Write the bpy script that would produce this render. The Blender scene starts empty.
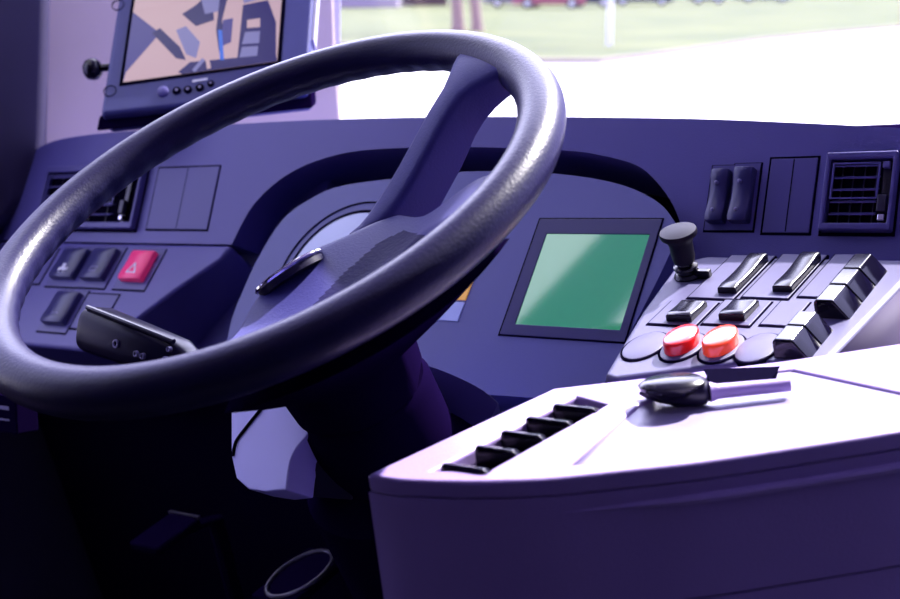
import bpy, bmesh, math, random
from mathutils import Vector as V
from mathutils.geometry import tessellate_polygon
random.seed(4)
sc = bpy.context.scene
COL = sc.collection
rad = math.radians

# ------------------------------------------------------------------ place: x = bus right, y = bus forward, z = up
EYE = V((0, 0, 1.30))                      # camera above the cabin floor (floor z = 0)
F = 1300.0
PITCH, ROLL, YAW = rad(13), rad(7), rad(37)
_h = V((-math.sin(YAW), math.cos(YAW), 0)); _r = V((math.cos(YAW), math.sin(YAW), 0)); _z = V((0, 0, 1))
FWD = _h*math.cos(PITCH) - _z*math.sin(PITCH)
_u = _h*math.sin(PITCH) + _z*math.cos(PITCH)
RIGHT = _r*math.cos(ROLL) - _u*math.sin(ROLL)
UP = _u*math.cos(ROLL) + _r*math.sin(ROLL)

def ray(px, py): return FWD + RIGHT*((px-450)/F) + UP*((299.5-py)/F)
def at(px, py, d): return EYE + ray(px, py)*d

class Frame:
    """a local frame: origin, u, v in the surface, w out of it"""
    def __init__(s, o, u, v):
        s.o = V(o); s.u = V(u).normalized(); s.w = s.u.cross(V(v)).normalized(); s.v = s.w.cross(s.u)
    def p(s, a, b, c=0.0): return s.o + s.u*a + s.v*b + s.w*c
    def hit(s, px, py, c=0.0):
        r = ray(px, py); o = s.o + s.w*c
        return EYE + r*((o-EYE).dot(s.w)/r.dot(s.w))
    def uv(s, px, py, c=0.0):
        q = s.hit(px, py, c) - s.o
        return q.dot(s.u), q.dot(s.v)
    def rect(s, corners, c=0.0):
        q = [s.uv(x, y, c) for x, y in corners]      # tl tr br bl
        return ((q[0][0]+q[3][0])/2, (q[1][0]+q[2][0])/2, (q[2][1]+q[3][1])/2, (q[0][1]+q[1][1])/2)
def slope(T): return (0, math.cos(rad(T)), math.sin(rad(T)))
def tilted(px, py, d, T): return Frame(at(px, py, d), (1, 0, 0), slope(T))

# ------------------------------------------------------------------ materials
def principled(name, col, rough=.45, metal=0.0, bump=0.0, bscale=900, spec=.5, coat=0.0, emit=None, estr=0.0, var=0.0):
    m = bpy.data.materials.new(name); m.use_nodes = True
    nt = m.node_tree; b = nt.nodes['Principled BSDF']
    b.inputs['Base Color'].default_value = (*col, 1); b.inputs['Roughness'].default_value = rough
    b.inputs['Metallic'].default_value = metal; b.inputs['Specular IOR Level'].default_value = spec
    b.inputs['Coat Weight'].default_value = coat; b.inputs['Coat Roughness'].default_value = .06 if coat >= 1 else .12; b.inputs['Coat IOR'].default_value = 1.75 if coat >= 1 else 1.5
    if emit:
        b.inputs['Emission Color'].default_value = (*emit, 1); b.inputs['Emission Strength'].default_value = estr
    tc = nt.nodes.new('ShaderNodeTexCoord')
    if bump:
        n = nt.nodes.new('ShaderNodeTexNoise'); n.inputs['Scale'].default_value = bscale; n.inputs['Detail'].default_value = 3
        nt.links.new(tc.outputs['Object'], n.inputs['Vector'])
        bp = nt.nodes.new('ShaderNodeBump'); bp.inputs['Strength'].default_value = bump; bp.inputs['Distance'].default_value = .001
        nt.links.new(n.outputs['Fac'], bp.inputs['Height']); nt.links.new(bp.outputs['Normal'], b.inputs['Normal'])
    if var:
        n2 = nt.nodes.new('ShaderNodeTexNoise'); n2.inputs['Scale'].default_value = 9; n2.inputs['Detail'].default_value = 6
        nt.links.new(tc.outputs['Object'], n2.inputs['Vector'])
        mx = nt.nodes.new('ShaderNodeMix'); mx.data_type = 'RGBA'
        mx.inputs[6].default_value = (*[c*(1-var) for c in col], 1); mx.inputs[7].default_value = (*[min(1, c*(1+var)) for c in col], 1)
        nt.links.new(n2.outputs['Fac'], mx.inputs[0]); nt.links.new(mx.outputs[2], b.inputs['Base Color'])
    return m
M = {}
M['dash'] = principled('grained_dash_plastic', (.088, .076, .285), .42, bump=.25, bscale=700, var=.06)
M['cover'] = principled('smooth_cover_plastic', (.072, .062, .235), .40)
M['seam'] = principled('dark_seam', (.004, .003, .012), .8, spec=0)
M['dark'] = principled('shade_dark_plastic', (.005, .002, .020), .85, spec=.0)  # near-black, so the shade below dash and column sits in the colour
M['cluster'] = principled('instrument_housing_plastic', (.060, .062, .25), .40, bump=.15, bscale=800)
M['wing'] = principled('control_panel_plastic', (.10, .092, .19), .48, bump=.12, bscale=800, spec=.35)
M['black'] = principled('gloss_black_plastic', (.004, .003, .012), .22)
M['satin'] = principled('satin_black_plastic', (.012, .009, .035), .32)
M['cap'] = principled('switch_cap_plastic', (.034, .032, .125), .30)
M['flank'] = principled('flank_plastic', (.06, .045, .10), .7, spec=.15)
M['dimple'] = principled('hollow_grain_painted_shade', (.018, .014, .085), .65, bump=.5, bscale=300, spec=.15)  # grain darker than the pad, painting in the shade of the hollow
M['knob'] = principled('matt_black_grip', (.006, .004, .016), .5, spec=.2)
M['key'] = principled('polished_black_key', (.003, .002, .010), .14, spec=.5)
M['stalk'] = principled('stalk_black_plastic', (.005, .003, .026), .28, spec=.16)
M['wheel'] = principled('wheel_rim_leather_grain', (.011, .009, .050), .37, spec=.34, bump=.3, bscale=420)
M['pad'] = principled('wheel_pad_plastic', (.052, .049, .215), .52, bump=.3, bscale=520, spec=.3)
M['red'] = principled('red_lens', (.75, .006, .012), .30, coat=.6, emit=(.9, .01, .01), estr=.05)
M['orange'] = principled('orange_red_lens', (.95, .055, .015), .30, coat=.6, emit=(1, .08, .02), estr=.25)
M['pink'] = principled('hazard_red_plastic', (.95, .05, .22), .35, emit=(1, .03, .15), estr=.12)  # faint glow added to brighten the red plastic
M['white'] = principled('white_print', (.75, .75, .85), .5)
M['greyprint'] = principled('grey_print', (.22, .20, .36), .5)
M['chrome'] = principled('chrome', (.75, .72, .78), .12, metal=1.0)
M['dial'] = principled('pale_dial_glass', (.55, .62, .80), .25)
M['needle'] = principled('dial_needle', (.6, .1, .05), .4)
M['amber'] = principled('amber_tell_tale', (.85, .42, .06), .35, emit=(1, .5, .08), estr=.25)
M['paleblue'] = principled('pale_blue_tell_tale', (.38, .45, .75), .35)
M['lcd'] = principled('green_lcd', (.0, .10, .045), .05, spec=1.0, coat=1.0, emit=(0, .36, .11), estr=.5)
M['bezelglass'] = principled('dark_screen_glass', (.03, .026, .12), .30, spec=.3)
M['console'] = principled('console_grained_plastic', (.36, .26, .58), .42, bump=.3, bscale=600)
M['tray'] = principled('console_tray_plastic', (.31, .27, .44), .36, bump=.2, bscale=500)
M['monitor'] = principled('monitor_casing', (.06, .065, .22), .4)
M['beige'] = principled('beige_pillar_trim', (.60, .50, .44), .6, var=.06)
M['ceiling'] = principled('headliner', (.5, .45, .65), .8)
M['walld'] = principled('dark_wall_trim', (.03, .022, .07), .6)
M['floor'] = principled('floor_rubber', (.006, .004, .02), .7)
M['rubber'] = principled('rubber_seal', (.012, .008, .03), .6)
M['frame'] = principled('pale_window_frame', (.55, .53, .62), .5)
M['shroud'] = principled('shroud_plastic_painted_light', (.55, .53, .98), .42)  # pale colour carries the light falling on the shroud
M['steel'] = principled('pedal_edge_metal', (.5, .48, .6), .3, metal=1.0)
M['scr_beige'] = principled('screen_beige', (.02, .02, .02), .2, emit=(.62, .42, .50), estr=.85)
M['scr_blue'] = principled('screen_blue', (.01, .01, .03), .2, emit=(.07, .06, .26), estr=.9)
M['scr_dark'] = principled('screen_navy', (.01, .01, .02), .2, emit=(.025, .02, .13), estr=.9)
M['scr_mid'] = principled('screen_grey_blue', (.01, .01, .02), .2, emit=(.22, .21, .48), estr=.9)
M['scr_cyan'] = principled('screen_bright_blue', (.01, .01, .02), .2, emit=(.05, .16, .75), estr=.9)
M['road'] = principled('sunlit_concrete', (.45, .44, .46), .85, bump=.2, bscale=20, var=.05)
M['kerb'] = principled('kerb_stone', (.26, .22, .20), .9)
M['bark'] = principled('pale_bark', (.34, .23, .23), .9, bump=.6, bscale=8, var=.25)
M['leaf'] = principled('leaf_green', (.10, .16, .05), .7)
M['post'] = principled('white_post_paint', (.8, .8, .85), .5)
M['plaster'] = principled('pale_lilac_plaster', (.34, .28, .36), .9, var=.08)
M['roofm'] = principled('roof_tiles', (.12, .07, .08), .9)
M['winglass'] = principled('dark_window', (.05, .05, .10), .1)
M['car_red'] = principled('car_pink_red_paint', (.40, .10, .15), .3, coat=.5)
M['car_navy'] = principled('car_navy_paint', (.02, .012, .06), .3, coat=.5)
M['car_violet'] = principled('car_violet_paint', (.08, .05, .13), .3, coat=.5)
M['car_white'] = principled('car_white_paint', (.22, .21, .25), .3, coat=.5)
M['tyre'] = principled('tyre_rubber', (.02, .015, .03), .8)

def grass_mat():
    m = bpy.data.materials.new('dry_grass'); m.use_nodes = True; nt = m.node_tree; b = nt.nodes['Principled BSDF']
    b.inputs['Roughness'].default_value = .95; b.inputs['Specular IOR Level'].default_value = .1
    tc = nt.nodes.new('ShaderNodeTexCoord'); n = nt.nodes.new('ShaderNodeTexNoise'); n.inputs['Scale'].default_value = .25; n.inputs['Detail'].default_value = 8
    nt.links.new(tc.outputs['Object'], n.inputs['Vector'])
    r = nt.nodes.new('ShaderNodeValToRGB'); r.color_ramp.elements[0].position = .35; r.color_ramp.elements[1].position = .68
    r.color_ramp.elements[0].color = (.088, .108, .058, 1); r.color_ramp.elements[1].color = (.128, .142, .070, 1)
    nt.links.new(n.outputs['Fac'], r.inputs['Fac']); nt.links.new(r.outputs['Color'], b.inputs['Base Color']); return m
M['grass'] = grass_mat()
def glass_mat():
    m = bpy.data.materials.new('window_glass'); m.use_nodes = True; nt = m.node_tree; nt.nodes.clear()
    o = nt.nodes.new('ShaderNodeOutputMaterial'); mx = nt.nodes.new('ShaderNodeMixShader'); t = nt.nodes.new('ShaderNodeBsdfTransparent'); g = nt.nodes.new('ShaderNodeBsdfGlossy')
    t.inputs['Color'].default_value = (.97, .97, .98, 1); g.inputs['Roughness'].default_value = .02; mx.inputs[0].default_value = .03
    nt.links.new(t.outputs[0], mx.inputs[1]); nt.links.new(g.outputs[0], mx.inputs[2]); nt.links.new(mx.outputs[0], o.inputs[0]); return m
M['glass'] = glass_mat()

# ------------------------------------------------------------------ objects
def link(name, verts, faces, mat, parent=None, bevel=0.0, seg=3, smooth=35, ang=40):
    bm = bmesh.new(); vs = [bm.verts.new(v) for v in verts]
    for f in faces:
        try: bm.faces.new([vs[i] for i in f])
        except ValueError: pass
    bmesh.ops.recalc_face_normals(bm, faces=bm.faces)
    me = bpy.data.meshes.new(name); bm.to_mesh(me); bm.free()
    return link_mesh(name, me, mat, parent, bevel, seg, smooth, ang)
def link_mesh(name, me, mat, parent=None, bevel=0.0, seg=3, smooth=35, ang=40):
    me.materials.append(mat if not isinstance(mat, str) else M[mat])
    for p in me.polygons: p.use_smooth = True
    me.set_sharp_from_angle(angle=rad(smooth))
    o = bpy.data.objects.new(name, me); COL.objects.link(o)
    if parent: o.parent = parent; o.matrix_parent_inverse = mw(parent).inverted()
    if bevel:
        b = o.modifiers.new('edge', 'BEVEL'); b.width = bevel; b.segments = seg; b.limit_method = 'ANGLE'; b.angle_limit = rad(ang); b.harden_normals = True
    return o
def mw(o):
    from mathutils import Matrix
    m = Matrix.LocRotScale(o.location, o.rotation_euler, o.scale)
    if o.parent: m = mw(o.parent) @ o.matrix_parent_inverse @ m
    return m
def empty(name, loc, label, cat, group=None, parent=None):
    o = bpy.data.objects.new(name, None); COL.objects.link(o); o.location = loc; o.empty_display_size = .05
    tag(o, label, cat, group); return o
def tag(o, label, cat, group=None):
    o['label'] = label; o['category'] = cat
    if group: o['group'] = group
    return o
def structure(o): o['kind'] = 'structure'; return o

def prism_geo(pts, d):
    n = len(pts); vs = [V(p) for p in pts] + [V(p)+V(d) for p in pts]
    if n > 6:
        tr = [list(t) for t in tessellate_polygon([vs[:n]])]
        fs = tr + [[i+n for i in t[::-1]] for t in tr]
    else: fs = [list(range(n)), list(range(2*n-1, n-1, -1))]
    return vs, fs + [[i, (i+1) % n, n+(i+1) % n, n+i] for i in range(n)]
def prism(name, pts, d, mat, parent=None, **k):
    vs, fs = prism_geo(pts, d); return link(name, vs, fs, mat, parent, **k)
def box_geo(fr, u0, u1, v0, v1, w0, w1, top=0.0):
    """box in a frame; top = inset of the upper (w1) face"""
    vs = [fr.p(u0, v0, w0), fr.p(u1, v0, w0), fr.p(u1, v1, w0), fr.p(u0, v1, w0),
          fr.p(u0+top, v0+top, w1), fr.p(u1-top, v0+top, w1), fr.p(u1-top, v1-top, w1), fr.p(u0+top, v1-top, w1)]
    fs = [[3, 2, 1, 0], [4, 5, 6, 7], [0, 1, 5, 4], [1, 2, 6, 5], [2, 3, 7, 6], [3, 0, 4, 7]]
    return vs, fs
def join(*geos):
    vs, fs = [], []
    for a, b in geos:
        k = len(vs); vs += a; fs += [[i+k for i in f] for f in b]
    return vs, fs
def box(name, fr, u0, u1, v0, v1, w0, w1, mat, parent=None, top=0.0, **k):
    return link(name, *box_geo(fr, u0, u1, v0, v1, w0, w1, top), mat, parent, **k)
def loft_geo(rings, close=True, caps=True):
    n = len(rings[0]); vs = [V(p) for r in rings for p in r]; fs = []
    for i in range(len(rings)-1):
        for j in range(n if close else n-1):
            k = (j+1) % n; fs.append([i*n+j, i*n+k, (i+1)*n+k, (i+1)*n+j])
    if caps: fs.append(list(range(n))[::-1]); fs.append(list(range((len(rings)-1)*n, len(rings)*n)))
    return vs, fs
def lathe_geo(fr, prof, n=32, ea=1.0, eb=1.0):
    """profile of (radius, height) about the frame's w axis"""
    return loft_geo([[fr.p(r*ea*math.cos(2*math.pi*j/n), r*eb*math.sin(2*math.pi*j/n), h) for j in range(n)] for r, h in prof])
def tube_geo(path, r, n=10):
    path = [V(p) for p in path]; rings = []
    for i, p in enumerate(path):
        t = (path[min(i+1, len(path)-1)] - path[max(i-1, 0)]).normalized()
        a = t.cross(V((.13, .27, .95))).normalized(); b = t.cross(a)
        rr = r[i] if isinstance(r, (list, tuple)) else r
        rings.append([p + a*rr*math.cos(2*math.pi*j/n) + b*rr*math.sin(2*math.pi*j/n) for j in range(n)])
    return loft_geo(rings)
def frame_geo(fr, o, i, w0, w1):
    """rectangular ring o=(u0,u1,v0,v1), inner i"""
    def rg(q, w): return [fr.p(q[0], q[2], w), fr.p(q[1], q[2], w), fr.p(q[1], q[3], w), fr.p(q[0], q[3], w)]
    vs = rg(o, w0)+rg(o, w1)+rg(i, w1)+rg(i, w0); fs = []
    for k in range(4):
        m = (k+1) % 4
        for a, b in ((0, 4), (4, 8), (8, 12), (12, 0)): fs.append([a+k, a+m, b+m, b+k])
    return vs, fs
def ss(a, b, x):
    t = max(0.0, min(1.0, (x-a)/(b-a))); return t*t*(3-2*t)
def spline(pts, k=6):
    """Catmull-Rom through 2D pixel points"""
    out = []; n = len(pts)
    for i in range(n-1):
        p0, p1, p2, p3 = pts[max(i-1, 0)], pts[i], pts[i+1], pts[min(i+2, n-1)]
        for s in range(k):
            t = s/k
            out.append(tuple(.5*((2*p1[j])+(-p0[j]+p2[j])*t+(2*p0[j]-5*p1[j]+4*p2[j]-p3[j])*t*t+(-p0[j]+3*p1[j]-3*p2[j]+p3[j])*t**3) for j in (0, 1)))
    out.append(pts[-1]); return out

# ================================================================== DASHBOARD
FD = tilted(560, 150, 1.32, 62)                      # upper face of the dashboard
crease = FD.uv(150, 243)[1]
FL = Frame(FD.p(0, crease, 0), (1, 0, 0), slope(42))   # lower left switch shelf, leaning further back
FW = tilted(700, 310, 1.05, 9)                      # control panel wing on the right
FC = tilted(582, 280, 1.22, 45)                      # instrument face
dash = empty('dashboard', (FD.o.x, FD.o.y+.1, 0), 'long dark violet bus dashboard with air vents and switches, under the windshield', 'dashboard')

top_px = spline([(-40, 300), (-8, 235), (8, 195), (24, 162), (46, 144), (80, 136), (130, 131), (220, 125), (315, 120), (440, 117), (560, 117), (700, 119), (800, 123), (900, 128), (1010, 134), (1180, 146)], 4)
arch_px = spline([(690, 262), (684, 235), (673, 205), (656, 181), (636, 165), (600, 155), (560, 150), (470, 147), (400, 148), (350, 152), (308, 164), (278, 181), (254, 204), (240, 227)], 4)
hs = [FD.uv(x, y) for x, y in top_px]
ar = [FD.uv(x, y) for x, y in arch_px]
cr_r = FD.uv(232, 243)[0]; cr_l = hs[0][0]
up = [(hs[0][0], crease)] + hs[1:] + [(hs[-1][0], FD.uv(890, 250)[1]-.03)] + [(ar[0][0], FD.uv(890, 250)[1]-.03)] + ar + [(cr_r, crease)]
g1 = prism_geo([FD.p(a, b) for a, b in up], FD.w*-.14)
lo_px = [(232, 243), (222, 258), (175, 290), (131, 323), (112, 345)]
lo = [FL.uv(x, y) for x, y in lo_px]; lo[0] = (cr_r, 0)
vb = FL.uv(60, 348)[1]
lower = lo + [(lo[-1][0]-.02, vb), (cl := cr_l, vb), (cr_l, 0)]
g2 = prism_geo([FL.p(a, b) for a, b in lower], FL.w*-.13)
fas = link('fascia', *g1, M['dash'], dash, bevel=.012, seg=4)
link('switch_shelf', *g2, M['dash'], dash, bevel=.006, seg=3)
# top pad: rolls over the edge and falls away to the windshield
pad_rings = []
sec = [(.0, -.012), (.03, -.014), (.12, -.05), (.30, -.11), (.45, -.16)]
for dy, dz in sec: pad_rings.append([FD.p(a, b) + V((0, .075+dy, dz-.045)) for a, b in hs[6:]])
tops = loft_geo(pad_rings, close=False, caps=False)
tp = link('top_pad', *tops, M['dash'], dash)
so = tp.modifiers.new('thick', 'SOLIDIFY'); so.thickness = .02; so.offset = 0
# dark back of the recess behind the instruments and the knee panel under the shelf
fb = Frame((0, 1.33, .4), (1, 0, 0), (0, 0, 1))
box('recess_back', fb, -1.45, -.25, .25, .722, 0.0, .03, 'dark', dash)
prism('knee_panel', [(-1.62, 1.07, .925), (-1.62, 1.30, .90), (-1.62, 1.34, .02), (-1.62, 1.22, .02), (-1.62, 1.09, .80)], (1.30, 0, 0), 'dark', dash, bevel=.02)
prism('recess_side', [FD.hit(x, y, -.05) for x, y in ((105, 372), (120, 318), (210, 250), (240, 205), (300, 150), (330, 180), (300, 300), (250, 390))], FD.w*-.05, 'dash', dash, bevel=.004)
def blank(fr, c, name='blank_cover', split=True, par=None, mat='cover'):
    u0, u1, v0, v1 = fr.rect(c); par = par or dash
    o = box(name, fr, u0, u1, v0, v1, -.004, .0012, M[mat], par, bevel=.0008, seg=2)
    s = box('seam', fr, u0-.0018, u1+.0018, v0-.0022, v1+.0018, -.004, .0005, 'seam', o)
    if split:
        m = (u0+u1)/2; box('crease', fr, m-.0005, m+.0005, v0+.001, v1-.001, 0, .0014, 'seam', o)
    return o
blank(FD, [(157, 167), (216, 168), (211, 231), (150, 228)])
blank(FD, [(772, 160), (819, 157), (809, 232), (762, 234)])
def vent(c):
    u0, u1, v0, v1 = FD.rect(c); b = .0075 if u1-u0 < .09 else .010
    body = link('air_vent', *frame_geo(FD, (u0, u1, v0, v1), (u0+b*.6, u1-b*.5, v0+b*.9, v1-b*.9), -.002, .010), M['cover'], dash, bevel=.002)
    box('duct', FD, u0+b*.5, u1-b*.45, v0+b*.7, v1-b*.7, -.002, .0006, 'seam', body)
    link('seam', *frame_geo(FD, (u0-.002, u1+.002, v0-.003, v1+.002), (u0+.001, u1-.001, v0+.001, v1-.001), -.002, .0008), M['seam'], body)
    w = u1-u0; iu0, iu1 = u0+b, u1-w*.24
    nb = 5; h = (v1-v0)-2.2*b
    for k in range(nb):
        vv = v0+1.2*b + h*(k+.5)/nb
        link('louver', *box_geo(Frame(FD.p(0, vv, .0078), FD.u, FD.v*.5-FD.w), iu0, iu1, 0, .0068, -.0006, .0006), M['cover'], body)
    for k in range(4):
        uu = iu0+(iu1-iu0)*(k+.6)/4
        box('rear_vane', FD, uu-.0005, uu+.0005, v0+b, v1-b, .0004, .0020, 'satin', body)
    link('louver_frame', *frame_geo(FD, (iu0-.001, iu1+.001, v0+h*.52, v1-1.3*b), (iu0+.0008, iu1-.0008, v0+h*.52+.0013, v1-1.3*b-.0015), .0070, .0086), M['cover'], body)
    cu = (u1-b*.5+iu1)/2
    box('adjuster_track', FD, cu-.0035, cu+.0035, v0+b, v1-b, 0, .004, 'black', body)
    ad = box('adjuster', FD, cu-.004, cu+.004, v0+h*.30, v0+h*.58, .003, .0105, 'satin', body, bevel=.001)
    ad['label'] = 'gloss black sliding vent adjuster'
    box('adjuster_end', FD, cu-.003, cu+.003, v0+b*1.2, v0+b*1.2+.006, .003, .0085, 'chrome', body, bevel=.001)
    box('adjuster_end', FD, cu-.003, cu+.003, v1-b*1.2-.006, v1-b*1.2, .003, .0085, 'cover', body, bevel=.001)
vent([(831, 157), (899, 152), (896, 231), (820, 235)])
vent([(54, 165), (146, 169), (139, 231), (38, 229)])

def rocker(fr, c, mat='cap', hgt=.012, curve=0.3, cell=True, cellpad=(.004, .004, .006, .006), par=None, name='rocker_switch', conc=False):
    """rocker cap: side profile rises to one end and is concave, as on the panel"""
    u0, u1, v0, v1 = fr.rect(c); par = par or dash; w = u1-u0; L = v1-v0; rings = []
    N = 10
    for i in range(N+1):
        t = i/N
        if conc: hh = hgt*(.72 + .55*(t-.5)**2*4*.5 + .25*t)
        else: hh = hgt*(1.0-.35*math.sin(math.pi*t)*curve-.12*t)
        v = v0+L*t; b = .0016
        e = 1.0 if 0 < i < N else .80
        rings.append([fr.p(u0, v, -.002), fr.p(u0, v, (hh-b)*e), fr.p(u0+b, v, hh*e), fr.p(u1-b, v, hh*e), fr.p(u1, v, (hh-b)*e), fr.p(u1, v, -.002)])
    o = link(name, *loft_geo(rings), M[mat], par, smooth=50, bevel=.0009, seg=2, ang=45)
    if cell:
        a, b_, cc, d = cellpad
        box('switch_socket', fr, u0-a, u1+b_, v0-cc, v1+d, -.004, .0012, 'cover' if fr is not FW else 'wing', o)
        box('seam', fr, u0-a-.0012, u1+b_+.0016, v0-cc-.0022, v1+d+.0008, -.004, .0005, 'seam', o)
    return o
# upright pair at the right
S = []
for c in ([(716, 172), (733, 172), (727, 224), (709, 224)], [(738, 170), (757, 170), (751, 224), (732, 224)]):
    o = rocker(FD, c, hgt=.016, curve=.9, cellpad=(.0035, .003, .006, .006)); S.append(o)
    u0, u1, v0, v1 = FD.rect(c); m = (u0+u1)/2
    for vv in (v0+(v1-v0)*.2, v0+(v1-v0)*.72):
        link('pilot_lens', *lathe_geo(Frame(FD.p(m-.001, vv, .0105), FD.u, FD.v), [(.0016, 0), (.0016, .004), (.0005, .0046)], 12), M['greyprint'], o)
# left shelf
RED_C = [(138, 254), (158, 254), (145, 283), (121, 282)]
left_r = [([(66, 250), (89, 251), (74, 280), (52, 279)]), ([(96, 250), (118, 251), (104, 281), (82, 280)]), ([(60, 293), (82, 294), (64, 325), (42, 324)])]
for k, c in enumerate(left_r):
    o = rocker(FL, [(x+2, y+1) for x, y in c], hgt=.0115, cellpad=(.007, .007, .010, .006))
    u0, u1, v0, v1 = FL.rect([(x+2, y+1) for x, y in c]); m = (u0+u1)/2
    ic = Frame(FL.p(m, v0+(v1-v0)*.28, .0100), FL.u, FL.v)
    if k == 0:
        g = join(box_geo(ic, -.009, .009, -.003, .001, 0, .0006), box_geo(ic, -.004, .002, .001, .007, 0, .0006), tube_geo([ic.p(-.006, -.005, .0004), ic.p(-.004, -.005, .0004)], .0022, 8), tube_geo([ic.p(.004, -.005, .0004), ic.p(.006, -.005, .0004)], .0022, 8))
        link('icon', *g, M['white'], o)
    elif k == 1:
        link('icon', *frame_geo(ic, (-.007, .007, -.004, .004), (-.0055, .0055, -.0025, .0025), 0, .0006), M['greyprint'], o)
    else:
        link('icon', *join(box_geo(ic, -.006, -.001, -.001, .0005, 0, .0006), box_geo(ic, .002, .006, -.001, .0005, 0, .0006)), M['greyprint'], o)
hz = rocker(FL, RED_C, mat='pink', hgt=.0115, cellpad=(.009, .009, .011, .007), name='hazard_switch')
hz['label'] = 'pinkish red hazard warning switch'
u0, u1, v0, v1 = FL.rect(RED_C); m = (u0+u1)/2
ic = Frame(FL.p(m, v0+(v1-v0)*.30, .0102), FL.u, FL.v)
def tri(fr, r, w0, w1):
    o_ = [fr.p(r*math.cos(a), r*math.sin(a), w0) for a in (rad(90), rad(210), rad(330))]; i_ = [fr.p(.62*r*math.cos(a), .62*r*math.sin(a), w0) for a in (rad(90), rad(210), rad(330))]
    vs = o_+i_; vs += [p+fr.w*(w1-w0) for p in vs]; fs = []
    for k in range(3):
        q = (k+1) % 3; fs += [[k, q, 3+q, 3+k], [6+k, 6+q, 9+q, 9+k], [k, q, 6+q, 6+k], [3+k, 3+q, 9+q, 9+k]]
    return vs, fs
link('warning_triangle', *tri(ic, .011, 0, .0006), M['white'], hz)
blank(FL, [(36, 249), (58, 250), (40, 284), (18, 283)], split=False)
blank(FL, [(88, 294), (117, 295), (103, 330), (71, 329)], split=False)
# tiny socket low on the knee panel
fk = Frame(at(10, 412, 1.42), (1, 0, 0), slope(80))
o = box('lower_switch', fk, -.03, .022, -.022, .02, -.02, .008, 'dark', dash, bevel=.002)
link('icon', *join(box_geo(fk, -.008, .010, .004, .008, .008, .0086), box_geo(fk, -.008, .010, -.008, -.006, .008, .0086)), M['greyprint'], o)

# ================================================================== INSTRUMENT CLUSTER
clu = empty('instrument_cluster', FC.p(-.1, -.1, -.12), 'sloping instrument panel with round dial and green screen, behind the steering wheel', 'instrument panel')
cpx = spline([(225, 350), (232, 318), (244, 288), (258, 258), (282, 220), (310, 199), (345, 185), (420, 176), (480, 171), (560, 174), (615, 183), (648, 196), (668, 212), (676, 235), (660, 275), (632, 330), (604, 385)], 4) + [(560, 400), (450, 392), (330, 400)]
prism('housing', [FC.hit(x, y) for x, y in cpx], FC.w*-.10, 'cluster', clu, bevel=.008, seg=4, ang=60)
# big round dial: only its left upper edge shows past the wheel pad
du, dv = FC.uv(343, 271)
fdl = Frame(FC.p(du, dv), FC.u, FC.v)
def ring_geo(fr, r0, r1, w0, w1, n=64):
    return loft_geo([[fr.p(r*math.cos(2*math.pi*j/n), r*math.sin(2*math.pi*j/n), w) for j in range(n)] for r, w in ((r0, w0), (r0, w1), (r1, w1), (r1, w0), (r0, w0))], caps=False)
R_d = .0745
dial = link('round_dial', *lathe_geo(fdl, [(R_d, -.005), (R_d, .0022), (R_d-.002, .0025)], 64), M['dial'], clu)
dial['label'] = 'pale blue white dial face'
link('dial_rim', *ring_geo(fdl, R_d+.0022, R_d-.001, -.004, .003), M['seam'], dial)
link('outer_ring', *ring_geo(fdl, R_d+.0145, R_d+.0132, -.003, .0012), M['seam'], clu)
link('needle', *box_geo(Frame(fdl.p(0, 0, .003), (1, .3, .3), FC.v), -.01, .07, -.001, .001, 0, .001), M['needle'], dial)
for k in range(9):
    a = rad(-75+k*10); f2 = Frame(fdl.p(0, 0, .0025), FC.u*math.cos(a)+FC.v*math.sin(a), FC.v*math.cos(a)-FC.u*math.sin(a))
    link('tick_mark', *box_geo(f2, R_d-(.012 if k % 3 else .018), R_d-.004, -.0008, .0008, 0, .0005), M['satin'], dial)
# display
db = FC.rect([(540, 219), (664, 220), (624, 340), (500, 337)])
scr = FC.rect([(545, 234), (650, 235), (621, 328), (517, 327)])
disp = link('display', *frame_geo(FC, db, scr, -.004, .0012), M['bezelglass'], clu, bevel=.0006)
link('screen', *box_geo(FC, *scr, -.004, .0004), M['lcd'], disp)['label'] = 'green lit screen'
link('seam', *frame_geo(FC, (db[0]-.0015, db[1]+.0012, db[2]-.0012, db[3]+.0012), db, -.002, .0009), M['seam'], disp)
# tell-tale lamps beside the dial
for c, mt, lb in (([(452, 279), (474, 279), (466, 300), (445, 300)], 'amber', 'amber warning lamp'), ([(440, 302), (466, 302), (458, 321), (432, 321)], 'paleblue', 'pale blue warning lamp'),
                  ([(461, 258), (482, 258), (475, 277), (454, 277)], 'cover', None)):
    q = FC.rect(c); o = box('warning_lamp', FC, *q, -.002, .0012, M[mt], clu, bevel=.0006)
    if lb: o['label'] = lb
q = FC.rect([(470, 182), (500, 183), (497, 190), (467, 189)])
box('maker_plate', FC, *q, -.002, .0006, M['cover'], clu)
# block beside the column under the panel
fbk = Frame(at(450, 395, 1.12), (1, 0, 0), (0, 0, 1))
blk = spline([(380, 361), (405, 362), (432, 367), (462, 379), (484, 391), (498, 403)], 3) + [(488, 425), (465, 450), (380, 470)]
prism('lower_cover', [fbk.hit(x, y) for x, y in blk], (-.03, .05, -.06), 'cover', clu, bevel=.006, seg=3)

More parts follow.
